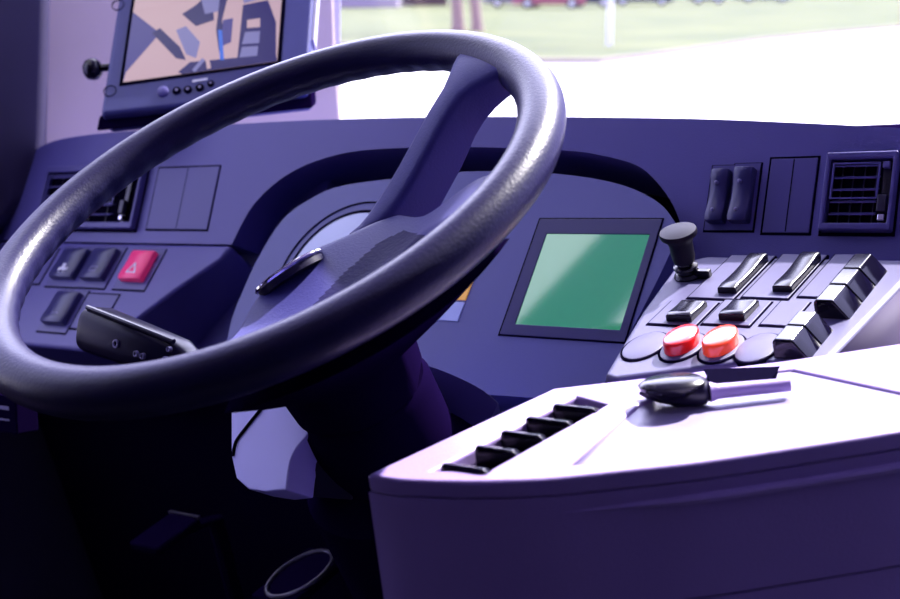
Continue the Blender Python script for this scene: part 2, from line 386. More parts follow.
# ================================================================== CONTROL PANEL WING
wing = empty('control_panel', FW.p(0, -.05, -.2), 'sloping switch panel with red buttons and black rockers, right of the green screen', 'control panel')
wl = [FW.uv(*p) for p in ((603, 374), (640, 312), (676, 263), (700, 256), (800, 249), (893, 240), (905, 246))]
kr = FW.uv(905, 276); kb = FW.uv(806, 356)
wout = [wl[0], wl[1], wl[2], (wl[2][0]+.02, wl[2][1]+.02), (kr[0]+.005, wl[2][1]+.02), (kr[0]+.005, kr[1]), (kb[0]+.018, kb[1]-.01), (kb[0]-.03, kb[1]-.012), (wl[0][0]+.012, wl[0][1]-.006)]
prism('panel_body', [FW.p(a, b) for a, b in wout], FW.w*-.055, 'wing', wing, bevel=.006, seg=4, ang=30)
# side flank falling away to the right of the keys
e0, e1 = FW.p(kr[0]+.005, wl[2][1]+.02), FW.p(kb[0]+.018, kb[1]-.012)
rows = []
for dx, dz in ((-.012, -.003), (.004, -.003), (.016, -.010), (.024, -.026), (.030, -.032), (.045, -.036), (.075, -.075), (.10, -.14)):
    rows.append([e1+V((dx, 0, dz)), (e0+e1)/2+V((dx, 0, dz)), e0+V((dx, 0, dz))])
fl = link('side_flank', *loft_geo(rows, close=False, caps=False), M['flank'], wing, smooth=60)
so = fl.modifiers.new('thick', 'SOLIDIFY'); so.thickness = .01; so.offset = -1
def wcell(c, name='blank_cover'):
    u0, u1, v0, v1 = FW.rect(c)
    o = box(name, FW, u0, u1, v0, v1, -.003, .0012, M['wing'], wing, bevel=.0006, seg=2)
    box('seam', FW, u0-.001, u1+.0012, v0-.0022, v1+.0006, -.003, .0006, 'seam', o); return o
def cap_on(fr, cellc, capc, hgt, conc, par):
    """capc: pixel corners of the cap's foot; all caps stand on their own socket cell"""
    o = rocker(fr, capc, mat='black', hgt=hgt, par=par, cell=False, conc=conc)
    u0, u1, v0, v1 = fr.rect(cellc)
    box('switch_socket', fr, u0, u1, v0, v1, -.003, .0012, M['wing'], o, bevel=.0006, seg=2)
    box('seam', fr, u0-.001, u1+.0014, v0-.0024, v1+.0006, -.003, .0006, 'seam', o); return o
cap_on(FW, [(733, 257), (778, 256), (732, 299), (685, 299)], [(751, 262), (769, 262), (737, 295), (717, 295)], .0085, True, wing)
cap_on(FW, [(785, 256), (830, 255), (787, 298), (738, 299)], [(803, 261), (823, 261), (792, 293), (771, 294)], .0085, True, wing)
cap_on(FW, [(666, 303), (720, 302), (697, 325), (651, 326)], [(686, 307), (711, 307), (690, 323), (662, 323)], .0085, False, wing)
cap_on(FW, [(722, 302), (774, 301), (750, 325), (703, 326)], [(738, 306), (764, 306), (742, 322), (714, 322)], .0085, False, wing)
wcell([(840, 256), (866, 255), (824, 297), (792, 298)])
wcell([(782, 303), (812, 302), (790, 325), (757, 327)])
def round_seat(c, name, rx=.0150, ry=.0245, up=.0016, mat='wing'):
    u, v = FW.uv(*c); f = Frame(FW.p(u, v), FW.u, FW.v)
    o = link(name, *lathe_geo(f, [(1, -.004), (1, up), (.92, up+.0006), (.05, up+.0006)], 40, rx, ry), M[mat], wing)
    link('seam', *loft_geo([[f.p((rx+d)*math.cos(2*math.pi*j/48), (ry+d)*math.sin(2*math.pi*j/48), h) for j in range(48)] for d, h in ((.0018, -.003), (.0018, .0009), (-.0004, .0009))], caps=False), M['seam'], o); return o, f
round_seat((645, 347), 'blank_plug'); round_seat((758, 349), 'blank_plug')
for c, mt, lb in (((683, 348), 'red', 'dark red push button'), ((722, 349), 'orange', 'lit orange red push button')):
    o, f = round_seat(c, 'button_socket')
    f = Frame(f.p(-.0005, .0005, 0), f.u, f.v)
    b = link('push_button', *lathe_geo(f, [(1, 0), (1, .0095), (.95, .0112), (.88, .0118), (.5, .0122), (.02, .0123)], 40, .0120, .0200), M[mt], o, smooth=40)
    b['label'] = lb
# stepped black keys along the right edge
def key_at(u, v, w_, L_, flare):
    rings = []
    for t, h in ((0, .0135), (.04, .0150), (.5, .0150), (.96, .0150), (1, .0135)):
        vv = v+L_*t; rings.append([FW.p(u, vv, -.004), FW.p(u, vv, h-.002), FW.p(u+.002, vv, h), FW.p(u+w_-.002, vv, h), FW.p(u+w_, vv, h-.002), FW.p(u+w_+flare, vv, -.004)])
    return link('key_cap', *loft_geo(rings), M['key'], wing, bevel=.0010, seg=2, smooth=50)
for p0_, p1_, n in (((774, 358), (822, 329), 2), ((815, 318), (877, 270), 3)):
    a0, b0 = FW.uv(*p0_); a1, b1 = FW.uv(*p1_); L_ = (b1-b0)/n
    for i in range(n): key_at(a0, b0+i*L_, .0165, L_-.0008, .013)
# knob on its stem, left upper corner
ku_, kv_ = FW.uv(688, 277); fkn = Frame(FW.p(ku_, kv_), FW.u, FW.v)
KS = .78
fkn = Frame(fkn.o, fkn.u, fkn.v*.99+fkn.w*.12)
lv = link('brake_lever', *lathe_geo(fkn, [(a_, h_*KS) for a_, h_ in [(.011, -.006), (.012, .003), (.0105, .006), (.0085, .007), (.0085, .010), (.0105, .012), (.0105, .015), (.007, .017), (.0065, .022)]], 28), M['black'], wing, smooth=40)
link('gate_lug', *box_geo(fkn, .004, .022, -.004, .003, 0, .008), M['black'], lv, bevel=.0015)
link('lever_grip', *lathe_geo(fkn, [(a_*.95, h_*KS) for a_, h_ in [(.0095, .020), (.0105, .026), (.0108, .042), (.0125, .048), (.0165, .052), (.0172, .055), (.0165, .058), (.010, .0595), (.0006, .060)]], 32), M['knob'], lv, smooth=40)

# ================================================================== STEERING WHEEL
WC = EYE + V((-.6879, .6975, -.1293)); TH = rad(23.76)
FWh = Frame(WC, (1, 0, 0), (0, math.cos(TH), math.sin(TH)))
wh = empty('steering_wheel', WC, 'large black steering wheel with broad padded hub, in front of the instrument panel', 'steering wheel')
NT, NS = 220, 26
rings = []
for i in range(NT):
    t = 2*math.pi*i/NT; rg = []
    for j in range(NS):
        s = 2*math.pi*j/NS; cr, cn = math.cos(s), math.sin(s)
        k = 1.0
        d = s-rad(215)
        d = (d+math.pi) % (2*math.pi)-math.pi
        k -= .10*math.exp(-(d/.55)**2)*(0.5+0.5*math.cos(54*t))
        rr = .2185+.0176*cr*k; nn = .0172*cn*k
        rg.append(FWh.p(rr*math.cos(t), rr*math.sin(t), nn))
    rings.append(rg)
rv, rf = loft_geo(rings+[rings[0]], caps=False)
link('rim', rv, rf, M['wheel'], wh, smooth=80)
# one long spoke up to the far side of the rim
def spoke(ang, w_mid, h):
    a = rad(ang); f = Frame(FWh.o, FWh.u*math.cos(a)+FWh.v*math.sin(a), FWh.v*math.cos(a)-FWh.u*math.sin(a)); rs = []
    for i in range(17):
        t = i/16; r = .050+.162*t
        o = -.064+.073*ss(.0, .97, t)
        w = w_mid + .050*ss(.72, 1.0, t) - .014*(1-ss(0, .25, t))
        hh = h*(1-.45*ss(.6, 1, t)); b = .007
        q = []
        for (x, y) in ((-w/2, -hh), (-w/2, -b), (-w/2+.3*b, -.3*b), (-w/2+b, 0), (w/2-b, 0), (w/2-.3*b, -.3*b), (w/2, -b), (w/2, -hh)):
            xx = x*(.75 if y == -hh else 1); q.append(f.p(r, xx, o+y))
        rs.append(q)
    return link('spoke', *loft_geo(rs), M['pad'], wh, smooth=50)
spoke(60.0, .031, .046)
# broad pad from the hub to the near side of the rim
def pad_top(x, y):
    r = math.hypot(x, y)
    return -.060 + .058*ss(.075, .205, r) + .004*math.exp(-(r/.05)**2)
NA, NB = 110, 90
inner = spline([(.066, .052), (.048, .068), (.030, .064), (.010, .041), (-.010, .016), (-.018, -.010), (-.017, -.038), (-.006, -.070), (.012, -.100)], 5)
def along(c, s):
    x = s*(len(c)-1); i = min(int(x), len(c)-2); t = x-i
    return (c[i][0]*(1-t)+c[i+1][0]*t, c[i][1]*(1-t)+c[i+1][1]*t)
top, bot = [], []
for i in range(NA+1):
    s = i/NA; ia = along(inner, s); oa = rad(8-76*s); ob = (.207*math.cos(oa), .207*math.sin(oa))
    for j in range(NB+1):
        t = j/NB; x = ia[0]*(1-t)+ob[0]*t; y = ia[1]*(1-t)+ob[1]*t
        z = pad_top(x, y)
        z -= .020*ss(.46, .56, t+.10*(s-.3))*(1-ss(.84, .98, t))*ss(.20, .34, s)*(1-ss(.62, .92, s))   # thumb hollow next to the rim
        z -= .012*(1-ss(0, .14, t))**2
        top.append(FWh.p(x, y, z)); bot.append(FWh.p(x*.98, y*.98, min(z-.012, -.024 - .05*(1-ss(.05, .2, math.hypot(x, y))))))
n = NB+1; K = len(top); vs = top+bot; fs = []
for i in range(NA):
    for j in range(NB):
        a = i*n+j; fs.append([a, a+1, a+n+1, a+n]); fs.append([K+a, K+a+n, K+a+n+1, K+a+1])
for i in range(NA):
    for j in (0, NB): a = i*n+j; fs.append([a, a+n, K+a+n, K+a])
for j in range(NB):
    for i in (0, NA): a = i*n+j; fs.append([a, a+1, K+a+1, K+a])
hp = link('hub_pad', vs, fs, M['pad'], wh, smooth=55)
hp.data.materials.append(M['dimple'])          # leather grain in the thumb hollow, with its shade painted in dark
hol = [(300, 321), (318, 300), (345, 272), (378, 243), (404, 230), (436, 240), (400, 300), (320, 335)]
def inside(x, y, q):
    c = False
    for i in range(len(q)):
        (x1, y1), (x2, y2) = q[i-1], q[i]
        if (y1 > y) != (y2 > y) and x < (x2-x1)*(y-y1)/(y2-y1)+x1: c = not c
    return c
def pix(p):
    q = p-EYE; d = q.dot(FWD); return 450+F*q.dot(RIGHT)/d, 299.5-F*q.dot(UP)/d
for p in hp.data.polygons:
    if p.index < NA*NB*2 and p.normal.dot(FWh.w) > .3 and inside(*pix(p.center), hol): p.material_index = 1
# funnel shaped back of the hub
outl = [along(inner, k/20) for k in range(21)] + [(.205*math.cos(rad(a)), .205*math.sin(rad(a))) for a in range(-66, 8, 5)]
rg0 = [FWh.p(x*.96, y*.96, min(-.045, pad_top(x, y)-.024)) for x, y in outl]
def toward(q, r, w):
    m = math.hypot(q[0]-.01, q[1]) or 1e-6; return FWh.p((q[0]-.01)/m*r, q[1]/m*r, w)
rg1 = [FWh.p(x*.70, y*.70, min(-.088, pad_top(x, y)-.058)) for x, y in outl]
angs = [math.atan2(y, x-.02) for x, y in outl]
rg2 = [FWh.p(.062*math.cos(a), .062*math.sin(a), -.150) for a in angs]
rg3 = [FWh.p(.058*math.cos(a), .058*math.sin(a), -.190) for a in angs]
link('hub_back', *loft_geo([rg0, rg1, rg2, rg3]), M['dark'], wh, smooth=50)
# oval badge with a bright lower edge
bc = FWh.p(.007, -.016, -.058)
mj = FWh.u*.48+FWh.v*.88
nb_ = (FWh.w*.80 + (FWh.u*-.88+FWh.v*.48)*.60).normalized()
fbg = Frame(bc, mj, nb_.cross(mj))
bd = link('badge', *lathe_geo(fbg, [(.0285, -.006), (.0285, .002), (.027, .003), (.0005, .0036)], 40, 1, .8), M['satin'], wh, smooth=50)
link('badge_ring', *loft_geo([[fbg.p((.0285+.0020*math.cos(b))*math.cos(a), .8*(.0285+.0020*math.cos(b))*math.sin(a), .001+.0020*math.sin(b)) for b in [2*math.pi*k/8 for k in range(8)]] for a in [2*math.pi*k/48 for k in range(49)]], caps=False), M['chrome'], bd)['label'] = 'chrome ring around the badge'

# ================================================================== STEERING COLUMN
col = empty('column_housing', (WC.x+.02, WC.y+.16, 0), 'dark steering column with shrouds and stalk, below the steering wheel', 'steering column'); col['kind'] = 'thing'
ax = Frame(WC, FWh.u, FWh.v)
link('column_tube', *lathe_geo(ax, [(.056, -.192), (.060, -.20), (.060, -.26), (.085, -.28), (.090, -.42), (.075, -.62), (.075, -.95)], 36), M['dark'], col, smooth=40)
# side shroud, its patch of light painted in as pale colour
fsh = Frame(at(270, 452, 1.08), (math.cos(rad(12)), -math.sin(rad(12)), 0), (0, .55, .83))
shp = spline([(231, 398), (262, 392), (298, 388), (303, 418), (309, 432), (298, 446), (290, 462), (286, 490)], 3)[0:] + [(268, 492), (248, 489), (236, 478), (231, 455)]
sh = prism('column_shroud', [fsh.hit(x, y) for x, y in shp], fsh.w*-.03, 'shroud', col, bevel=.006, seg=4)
sh['label'] = 'side shroud with light painted in as pale blue grey'
link('shroud_seam', *tube_geo([fsh.hit(x, y, .0005) for x, y in spline([(262, 408), (246, 428), (236, 442), (233, 456)], 4)], .0016, 6), M['seam'], sh)
fs2 = Frame(at(345, 455, 1.07), (math.cos(rad(25)), math.sin(rad(25)), 0), (0, .25, .97))
sp2 = spline([(306, 432), (330, 422), (368, 410), (384, 424), (366, 446), (356, 470), (352, 500)], 3) + [(300, 496), (288, 486), (291, 462), (300, 446)]
prism('lower_shroud', [fs2.hit(x, y) for x, y in sp2], fs2.w*-.08, 'satin', col, bevel=.012, seg=4)
# indicator stalk
A, B = at(207, 370, 1.03), at(93, 328, 1.12)
d_ = (B-A); Ls = d_.length; fst = Frame(A, d_, UP)
# fst.u along the stalk, v up in view, w towards the driver
def rr(hw, hh, x, n=28, e=.6, dv=0.0):
    out = []
    for k in range(n):
        a = 2*math.pi*k/n; c, s = math.cos(a), math.sin(a)
        out.append(fst.p(x, dv+hh*math.copysign(abs(s)**e, s), hw*math.copysign(abs(c)**e, c)))
    return out
sr = [rr(.009, .008, -.08), rr(.009, .008, Ls*.10), rr(.013, .012, Ls*.16), rr(.016, .0165, Ls*.24), rr(.018, .0185, Ls*.6), rr(.019, .0200, Ls*.94), rr(.018, .019, Ls*.985), rr(.014, .015, Ls)]
st = link('indicator_stalk', *loft_geo(sr), M['stalk'], col, smooth=40)
link('stalk_ridge', *tube_geo([fst.p(Ls*.20, .0165, -.012), fst.p(Ls*.60, .0185, -.013), fst.p(Ls*.96, .0195, -.013)], .0022, 8), M['satin'], st)
fsd = Frame(fst.p(0, 0, -.0), fst.u, fst.v)
wsgn = -1 if (fst.w.dot(FWD) > 0) else 1
for x, y, r in ((.62, .0, .0036), (.44, -.002, .0026), (.385, -.002, .0026), (.20, .002, .0026), (.18, .011, .0022)):
    c = fst.p(Ls*x, y, wsgn*.0185)
    f = Frame(c, fst.u, fst.v*wsgn)
    link('icon', *ring_geo(f, r, r*.6, -.002, .0012, 16), M['greyprint'], st)
link('stalk_collar', *tube_geo([fst.p(-.05, 0, 0), fst.p(Ls*.11, 0, 0)], .011, 20), M['dark'], st)

# ================================================================== SIDE CONSOLE
ZT = EYE.z-.276
FT = Frame((0, 0, ZT), (1, 0, 0), (0, 1, 0))
con = empty('side_console', (-.25, .75, 0), 'cash table console with bright top and dark violet front, beside the driver position', 'console')
front_px = spline([(366, 474), (400, 479), (460, 481), (540, 479), (620, 471), (700, 462), (800, 447), (900, 431), (1000, 412), (1080, 395)], 4)
far_px = [(1080, 300), (900, 343), (786, 360), (640, 378), (552, 388)]
outer = [FT.uv(*p) for p in front_px] + [FT.uv(*p) for p in far_px]
body = [FT.p(a, b, -.006) for a, b in outer]
LIP = .012
prism('body', [FT.p(a, b, -.012) for a, b in outer], (0, 0, -.072), 'console', con, bevel=.006, seg=4)
cx = sum(a for a, b in outer)/len(outer); cy = sum(b for a, b in outer)/len(outer)
prism('lower_panel', [FT.p(a+(cx-a)*.012, b+(cy-b)*.012, -.0855) for a, b in outer], (0, 0, -.60), 'console', con, bevel=.004)
# foot moulding at the left corner
cpt = FT.p(*FT.uv(372, 500), 0)
link('corner_post', *lathe_geo(Frame((cpt.x-.012, cpt.y+.06, ZT-.62), (1, 0, 0), (0, 1, 0)), [(.03, 0), (.03, .50), (.026, .53), (.012, .545), (.001, .548)], 24), M['console'], con)
# top: rim plate with the tray sunk into it
tray_px = [(570, 464), (610, 463), (700, 452), (800, 438), (893, 424), (1000, 402), (905, 393), (792, 369), (700, 378), (640, 404)]
slot_px = [(428, 468), (494, 468), (612, 401), (574, 395)]
def plate_with_holes(name, outer, holes, z0, z1, mat, parent):
    bm = bmesh.new(); edges = []
    for loop in [outer]+holes:
        v = [bm.verts.new(FT.p(a, b, z1)) for a, b in loop]
        edges += [bm.edges.new((v[i], v[(i+1) % len(v)])) for i in range(len(v))]
    bmesh.ops.triangle_fill(bm, edges=edges, use_beauty=True, use_dissolve=False)
    r = bmesh.ops.extrude_face_region(bm, geom=list(bm.faces))
    for v in [e for e in r['geom'] if isinstance(e, bmesh.types.BMVert)]: v.co.z -= (z1-z0)
    bmesh.ops.recalc_face_normals(bm, faces=bm.faces)
    me = bpy.data.meshes.new(name); bm.to_mesh(me); bm.free()
    return link_mesh(name, me, mat, parent, bevel=.003, seg=3, ang=50)
slot_px2 = [(433, 470), (488, 470), (606, 404), (576, 396)]
slot = [FT.uv(*p) for p in slot_px2]; tray = [FT.uv(*p) for p in tray_px]; latch_px = [(704, 370), (712, 387), (772, 379), (780, 367)]
dep = .014
hole = [slot, tray]
plate_with_holes('top_rim', outer, hole, -.012, 0.0, 'console', con)
tcx = sum(a for a, b in tray)/len(tray); tcy = sum(b for a, b in tray)/len(tray)
tin = [(a+(tcx-a)*.10, b+(tcy-b)*.10) for a, b in tray]
tg = loft_geo([[FT.p(a, b, -.002) for a, b in tray], [FT.p(a, b, -.0050) for a, b in tin]], caps=False)
tv, tf = tg; tf = tf+[list(range(len(tray), 2*len(tray)))]
t_o = link('tray', tv, tf, M['tray'], con, smooth=50); t_o.modifiers.new('thick', 'SOLIDIFY').thickness = .001
prism('slot_floor', [FT.p(a, b, -.0118) for a, b in slot], (0, 0, .0012), 'seam', con)
# five black coin keys in the slot
KP = [((466, 470), (498, 449)), ((500, 452), (525, 434)), ((526, 437), (551, 420)), ((551, 423), (579, 407)), ((578, 410), (604, 397))]
for (x0, y0), (x1, y1) in KP:
    a0, b0 = FT.uv(x0-26, y0-1); a1, b1 = FT.uv(x1, y0-2)
    q = FT.uv(x1, y1+3)
    rs = []
    bb0 = b0; bb1 = bb0+.010
    for yy, z0 in ((bb0, .001), (bb0+.0015, .003), (bb1-.003, .002), (bb1, -.002)):
        aL, aR = a0, a1
        rs.append([FT.p(aL, yy, -.0105), FT.p(aL, yy, z0-.001), FT.p(aL+.0015, yy, z0), FT.p(aR-.003, yy, z0), FT.p(aR, yy, z0-.003), FT.p(aR, yy, -.0105)])
    link('coin_key', *loft_geo(rs), M['black'], con, bevel=.001, seg=2, smooth=50)
# latch: tapered body with a bar, an oval cap and the dark slot behind it
p0, p1 = FT.p(*FT.uv(640, 399), .004), FT.p(*FT.uv(790, 389), .003)
pm = FT.p(*FT.uv(710, 398), .004)
lt = link('latch_lever', *tube_geo([p0+(pm-p0)*t for t in (0, .12, .3, .55, .8, .95, 1)], [.001, .0042, .0070, .0090, .0092, .0080, .0055], 20), M['satin'], con, smooth=60)
link('latch_bar', *tube_geo([pm, pm+(p1-pm)*.1, p1], [.007, .0052, .0045], 16), M['console'], lt, smooth=60)
ca = FT.uv(672, 382, .014)
link('latch_cap', *lathe_geo(Frame(FT.p(*ca, .0125), (RIGHT-V((0, 0, RIGHT.z))), (0, 1, 0)), [(.010, -.009), (.0215, -.0015), (.0225, .001), (.019, .0035), (.0005, .0045)], 36, 1.0, .72), M['black'], lt, smooth=50)['label'] = 'glossy oval latch cap'
lq = [FT.uv(*p) for p in latch_px]
prism('latch_slot', [FT.p(a, b, .0006) for a, b in lq], (0, 0, -.010), 'seam', con)
# bright lip line under the top
lip = [FT.uv(*p) for p in front_px if p[0] > 545]
link('lip', *tube_geo([FT.p(a+(cx-a)*-.004, b+(cy-b)*-.004, -.022) for a, b in lip], [.0003+.0027*min(1, i/7) for i in range(len(lip))], 8), M['console'], con)

# ================================================================== MONITOR
fm = Frame(at(205, 70, 1.66), (_r.x, _r.y, 0), (_h.x*.62, _h.y*.62, .78))
mon = empty('monitor', at(205, 122, 1.70), 'dark blue camera monitor showing a doorway view, on the dashboard left corner', 'monitor')
cas = [(100, 115), (124, -40), (318, -58), (307, 92)]
prism('casing', [fm.hit(*p) for p in cas], fm.w*-.045, 'monitor', mon, bevel=.006)
scp = [(123, 82), (140, -30), (285, -46), (277, 61)]
def flat(px, c, mat, name, par, thick=.0006):
    return prism(name, [fm.hit(x, y, c) for x, y in px], fm.w*-thick, mat, par)
fr_o = [fm.hit(*p, .0008) for p in [(119, 86), (137, -36), (290, -50), (281, 63)]]
prism('screen_surround', fr_o, fm.w*-.001, 'seam', mon)
scn = flat(scp, .0016, 'scr_beige', 'screen', mon); scn['label'] = 'lit screen with a pinkish camera picture'
P2 = [([(123, 82), (133, 12), (160, 33), (126, 72)], 'scr_blue'), ([(133, 12), (140, -30), (215, -38), (190, 0)], 'scr_beige'),
      ([(152, 33), (160, 28), (180, 47), (186, 60), (176, 58)], 'scr_dark'), ([(176, 30), (186, 26), (200, 42), (196, 58), (186, 54)], 'scr_mid'),
      ([(182, 14), (196, 5), (212, -10), (214, 20), (196, 26)], 'scr_dark'), ([(200, -5), (225, -10), (224, 10), (205, 14)], 'scr_mid'),
      ([(222, -20), (232, -20), (222, 20), (226, 42), (219, 52), (216, 30)], 'scr_dark'), ([(223, 20), (233, 18), (231, 42), (222, 46)], 'scr_blue'),
      ([(243, 5), (268, 0), (276, 22), (276, 54), (237, 60)], 'scr_dark'), ([(247, 20), (260, 18), (260, 27), (247, 28)], 'scr_beige'), ([(245, 32), (260, 31), (259, 43), (242, 44)], 'scr_mid'), ([(242, 47), (258, 46), (257, 57), (239, 59)], 'scr_mid'),
      ([(236, -30), (272, -32), (268, -3), (244, 3)], 'scr_mid'), ([(190, 62), (276, 54), (277, 61), (182, 74), (178, 72)], 'scr_dark'), ([(218, 30), (222, 30), (224, 60), (220, 60)], 'scr_cyan'), ([(205, 58), (209, 58), (211, 68), (207, 69)], 'scr_beige'), ([(192, 70), (202, 58), (205, 60), (195, 72)], 'scr_mid')]
for i, (q, mt) in enumerate(P2): flat(q, .0020+.00012*i, mt, 'picture_patch', scn, .0003)
for (x, y, r, m_) in ((163, 92, .0075, 'cover'), (177, 91, .0055, 'seam'), (188, 90, .0055, 'seam'), (200, 88, .0055, 'seam'), (211, 84, .0045, 'seam')):
    f = Frame(fm.hit(x, y), fm.u, fm.v); o = link('control_button', *lathe_geo(f, [(r, -.002), (r, .002), (r*.8, .003), (.0003, .003)], 20), M[m_], mon)
    link('button_mark', *lathe_geo(Frame(f.p(0, 0, .003), fm.u, fm.v), [(r*.35, 0), (r*.35, .0005)], 10), M['greyprint' if m_ == 'seam' else 'cover'], o)
q = [(192.5, 80), (207.5, 77.6), (207.2, 79.8), (192.2, 82.2)]
flat(q, .0010, 'white', 'name_plate', mon)['label'] = 'tiny white lettered name strip'
for (x, y) in ((110, 91), (118, 5)):
    link('casing_screw', *ring_geo(Frame(fm.hit(x, y), fm.u, fm.v), .0085, .0075, -.001, .0006, 24), M['seam'], mon)
# foot below the casing
ft = [(96, 131), (99, 116), (312, 90), (313, 108)]
prism('foot', [fm.hit(x, y, -.012) for x, y in ft], _h*.06, 'dark', mon, bevel=.003)
kc = fm.hit(103, 68, -.02)
link('tilt_knob', *lathe_geo(Frame(kc, fm.w, fm.v), [(.005, -.012), (.005, .002), (.009, .003), (.0135, .008), (.0145, .014), (.0125, .021), (.007, .025), (.0005, .026)], 24), M['black'], mon, smooth=60)
link('display_edge_strip', *prism_geo([fm.hit(*p, -.004) for p in [(311, 40), (317, -40), (320, -40), (314, 40)]], fm.w*-.02), M['frame'], mon)

# ================================================================== PEDALS
def pedal(px, d, w, label, ring):
    c = at(*px, d); f = Frame(c, (1, 0, 0), slope(8))
    o = empty('pedal', (c.x, c.y, 0.0), label, 'pedal', 'driver pedals')
    box('pad', f, -w/2, w/2, -.05 if ring else -.02, .05, -.012, 0, 'dark', o, bevel=.004)
    link('edge', *(loft_geo([[f.p((w/2-.002+.0025*math.cos(b))*math.cos(a), (.046+.0025*math.cos(b))*math.sin(a), .001+.0025*math.sin(b)) for b in [2*math.pi*k/6 for k in range(6)]] for a in [2*math.pi*k/32 for k in range(33)]], caps=False) if ring else box_geo(f, -w/2, w/2, .046, .05, -.002, .002)), M['steel'], o)
    link('arm', *tube_geo([f.p(0, .02, -.01), f.p(0, .09, -.03), V((c.x, c.y+.16, .02))], .010, 10), M['dark'], o)
pedal((300, 574), 1.42, .060, 'metal edged dark pedal under the steering column', True)
pedal((155, 536), 1.50, .05, 'dark pedal with one thin bright edge, left of the column', False)

# ================================================================== CABIN
def slab(name, x0, x1, y0, y1, z0, z1, mat):
    return structure(link(name, *box_geo(Frame((0, 0, 0), (1, 0, 0), (0, 1, 0)), x0, x1, y0, y1, z0, z1), M[mat]))
slab('floor', -1.70, 1.4, -2.2, 1.95, -.06, 0, 'floor')
FZ = Frame((0, 0, 2.30), (1, 0, 0), (0, 1, 0))
def roof(name, outer, holes, mat):
    bm = bmesh.new(); ed = []
    for lp in [outer]+holes:
        v_ = [bm.verts.new((a, b, 2.30)) for a, b in lp]; ed += [bm.edges.new((v_[i], v_[(i+1) % len(v_)])) for i in range(len(v_))]
    bmesh.ops.triangle_fill(bm, edges=ed, use_beauty=True, use_dissolve=False)
    r_ = bmesh.ops.extrude_face_region(bm, geom=list(bm.faces))
    for v_ in [e for e in r_['geom'] if isinstance(e, bmesh.types.BMVert)]: v_.co.z += .06
    bmesh.ops.recalc_face_normals(bm, faces=bm.faces); me = bpy.data.meshes.new(name); bm.to_mesh(me); bm.free()
    return structure(link_mesh(name, me, mat))
roof('ceiling', [(-1.70, -2.2), (1.4, -2.2), (1.4, 1.62), (-1.70, 1.62)], [[(-1.62, .53), (-1.62, 1.0), (-1.08, 1.0)], [(-1.50, .42), (-1.0, .93), (-1.0, .42)]], 'ceiling')  # two openings with a diagonal bar, added to throw glare on the display
structure(link('added_skylight', *box_geo(FZ, -1.63, -.99, .41, 1.01, .062, .066), M['glass']))  # unseen pane over the added openings
slab('wall_back', -1.70, 1.4, -2.26, -2.2, 0, 2.30, 'walld')
structure(link('wall_left', *join(box_geo(Frame((0, 0, 0), (1, 0, 0), (0, 1, 0)), -1.70, -1.64, -2.2, 1.5, 0, 1.02), box_geo(Frame((0, 0, 0), (1, 0, 0), (0, 1, 0)), -1.70, -1.64, -2.2, 1.5, 2.15, 2.30), box_geo(Frame((0, 0, 0), (1, 0, 0), (0, 1, 0)), -1.70, -1.64, -2.2, .05, 1.02, 2.15)), M['walld']))
structure(link('wall_right', *join(box_geo(Frame((0, 0, 0), (1, 0, 0), (0, 1, 0)), 1.34, 1.40, -2.2, 1.6, 0, 1.2), box_geo(Frame((0, 0, 0), (1, 0, 0), (0, 1, 0)), 1.34, 1.40, -2.2, 1.6, 1.2, 2.30)), M['walld']))  # unseen; closed where windows would be, to keep the console front dark
slab('wall_front', -1.70, 1.4, 1.90, 1.96, 0, .62, 'walld')
# left front corner: beige pillar panel, dark post
ca_, cb_ = at(52, 60, 1.86), at(340, 60, 2.15)
pl = Frame(ca_, (cb_-ca_).normalized()-V((0, 0, (cb_-ca_).normalized().z)), (0, 0, 1))
W_ = (cb_-ca_).length
tl = [pl.hit(x, y) for x, y in ((40, 190), (46, -120), (331, -120), (337, 60), (345, 150))]
structure(prism('trim_1', tl, pl.w*-.05, 'beige', bevel=.008))
tl2 = [pl.hit(x, y, .03) for x, y in ((-90, 330), (-80, -120), (58, -120), (54, 60), (50, 190))]
structure(prism('trim_2', tl2, pl.w*-.09, 'walld', bevel=.025, seg=5))
tl3 = [pl.hit(x, y, -.02) for x, y in ((323, 150), (326, -120), (342, -120), (341, 150))]
structure(prism('trim_3', tl3, pl.w*-.06, 'frame', bevel=.004))
w1 = structure(link('window_1', *box_geo(Frame((0, 1.90, .62), (1, 0, 0), (0, -.16, 1)), -1.60, 1.40, 0, 1.70, -.003, .003), M['glass']))
w2 = structure(link('window_2', *box_geo(Frame((-1.67, 0, 1.02), (0, 1, 0), (0, 0, 1)), .05, 1.02, 0, 1.13, -.003, .003), M['glass']))

# ================================================================== OUTSIDE (the street leans a little against the bus floor)
gn = RIGHT.cross(ray(450, -20)).normalized()
if gn.z < 0: gn = -gn
G0 = at(600, 63, 30)
FG = Frame(G0, RIGHT, gn.cross(RIGHT))
def gp(px, py, c=0.0):
    return FG.hit(px, py, c)
def on_g(u, v, w=0.0): return FG.p(u, v, w)
structure(link('road', *box_geo(FG, -160, 160, -25.5, 260, -.6, 0), M['road']))
edge_px = [(-400, 60), (-100, 45), (200, 42), (340, 46), (440, 56), (540, 63), (600, 63), (650, 57), (700, 50), (760, 41), (830, 34), (900, 28), (1100, 12)]
eg = [FG.uv(*p) for p in edge_px]
lawn = [FG.p(a, b, 0) for a, b in eg] + [FG.p(170, 250, 0), FG.p(-170, 250, 0)]
structure(prism('lawn', lawn, FG.w*.10, 'grass'))
structure(link('kerb', *loft_geo([[FG.p(a, b-.22, 0), FG.p(a, b-.22, .11), FG.p(a, b+.04, .11), FG.p(a, b+.04, 0)] for a, b in eg]), M['kerb']))
u, v = FG.uv(466, 34); o = empty('tree', FG.p(u, v, .1), 'pale bare tree forking into two leaning trunks on the lawn', 'tree')
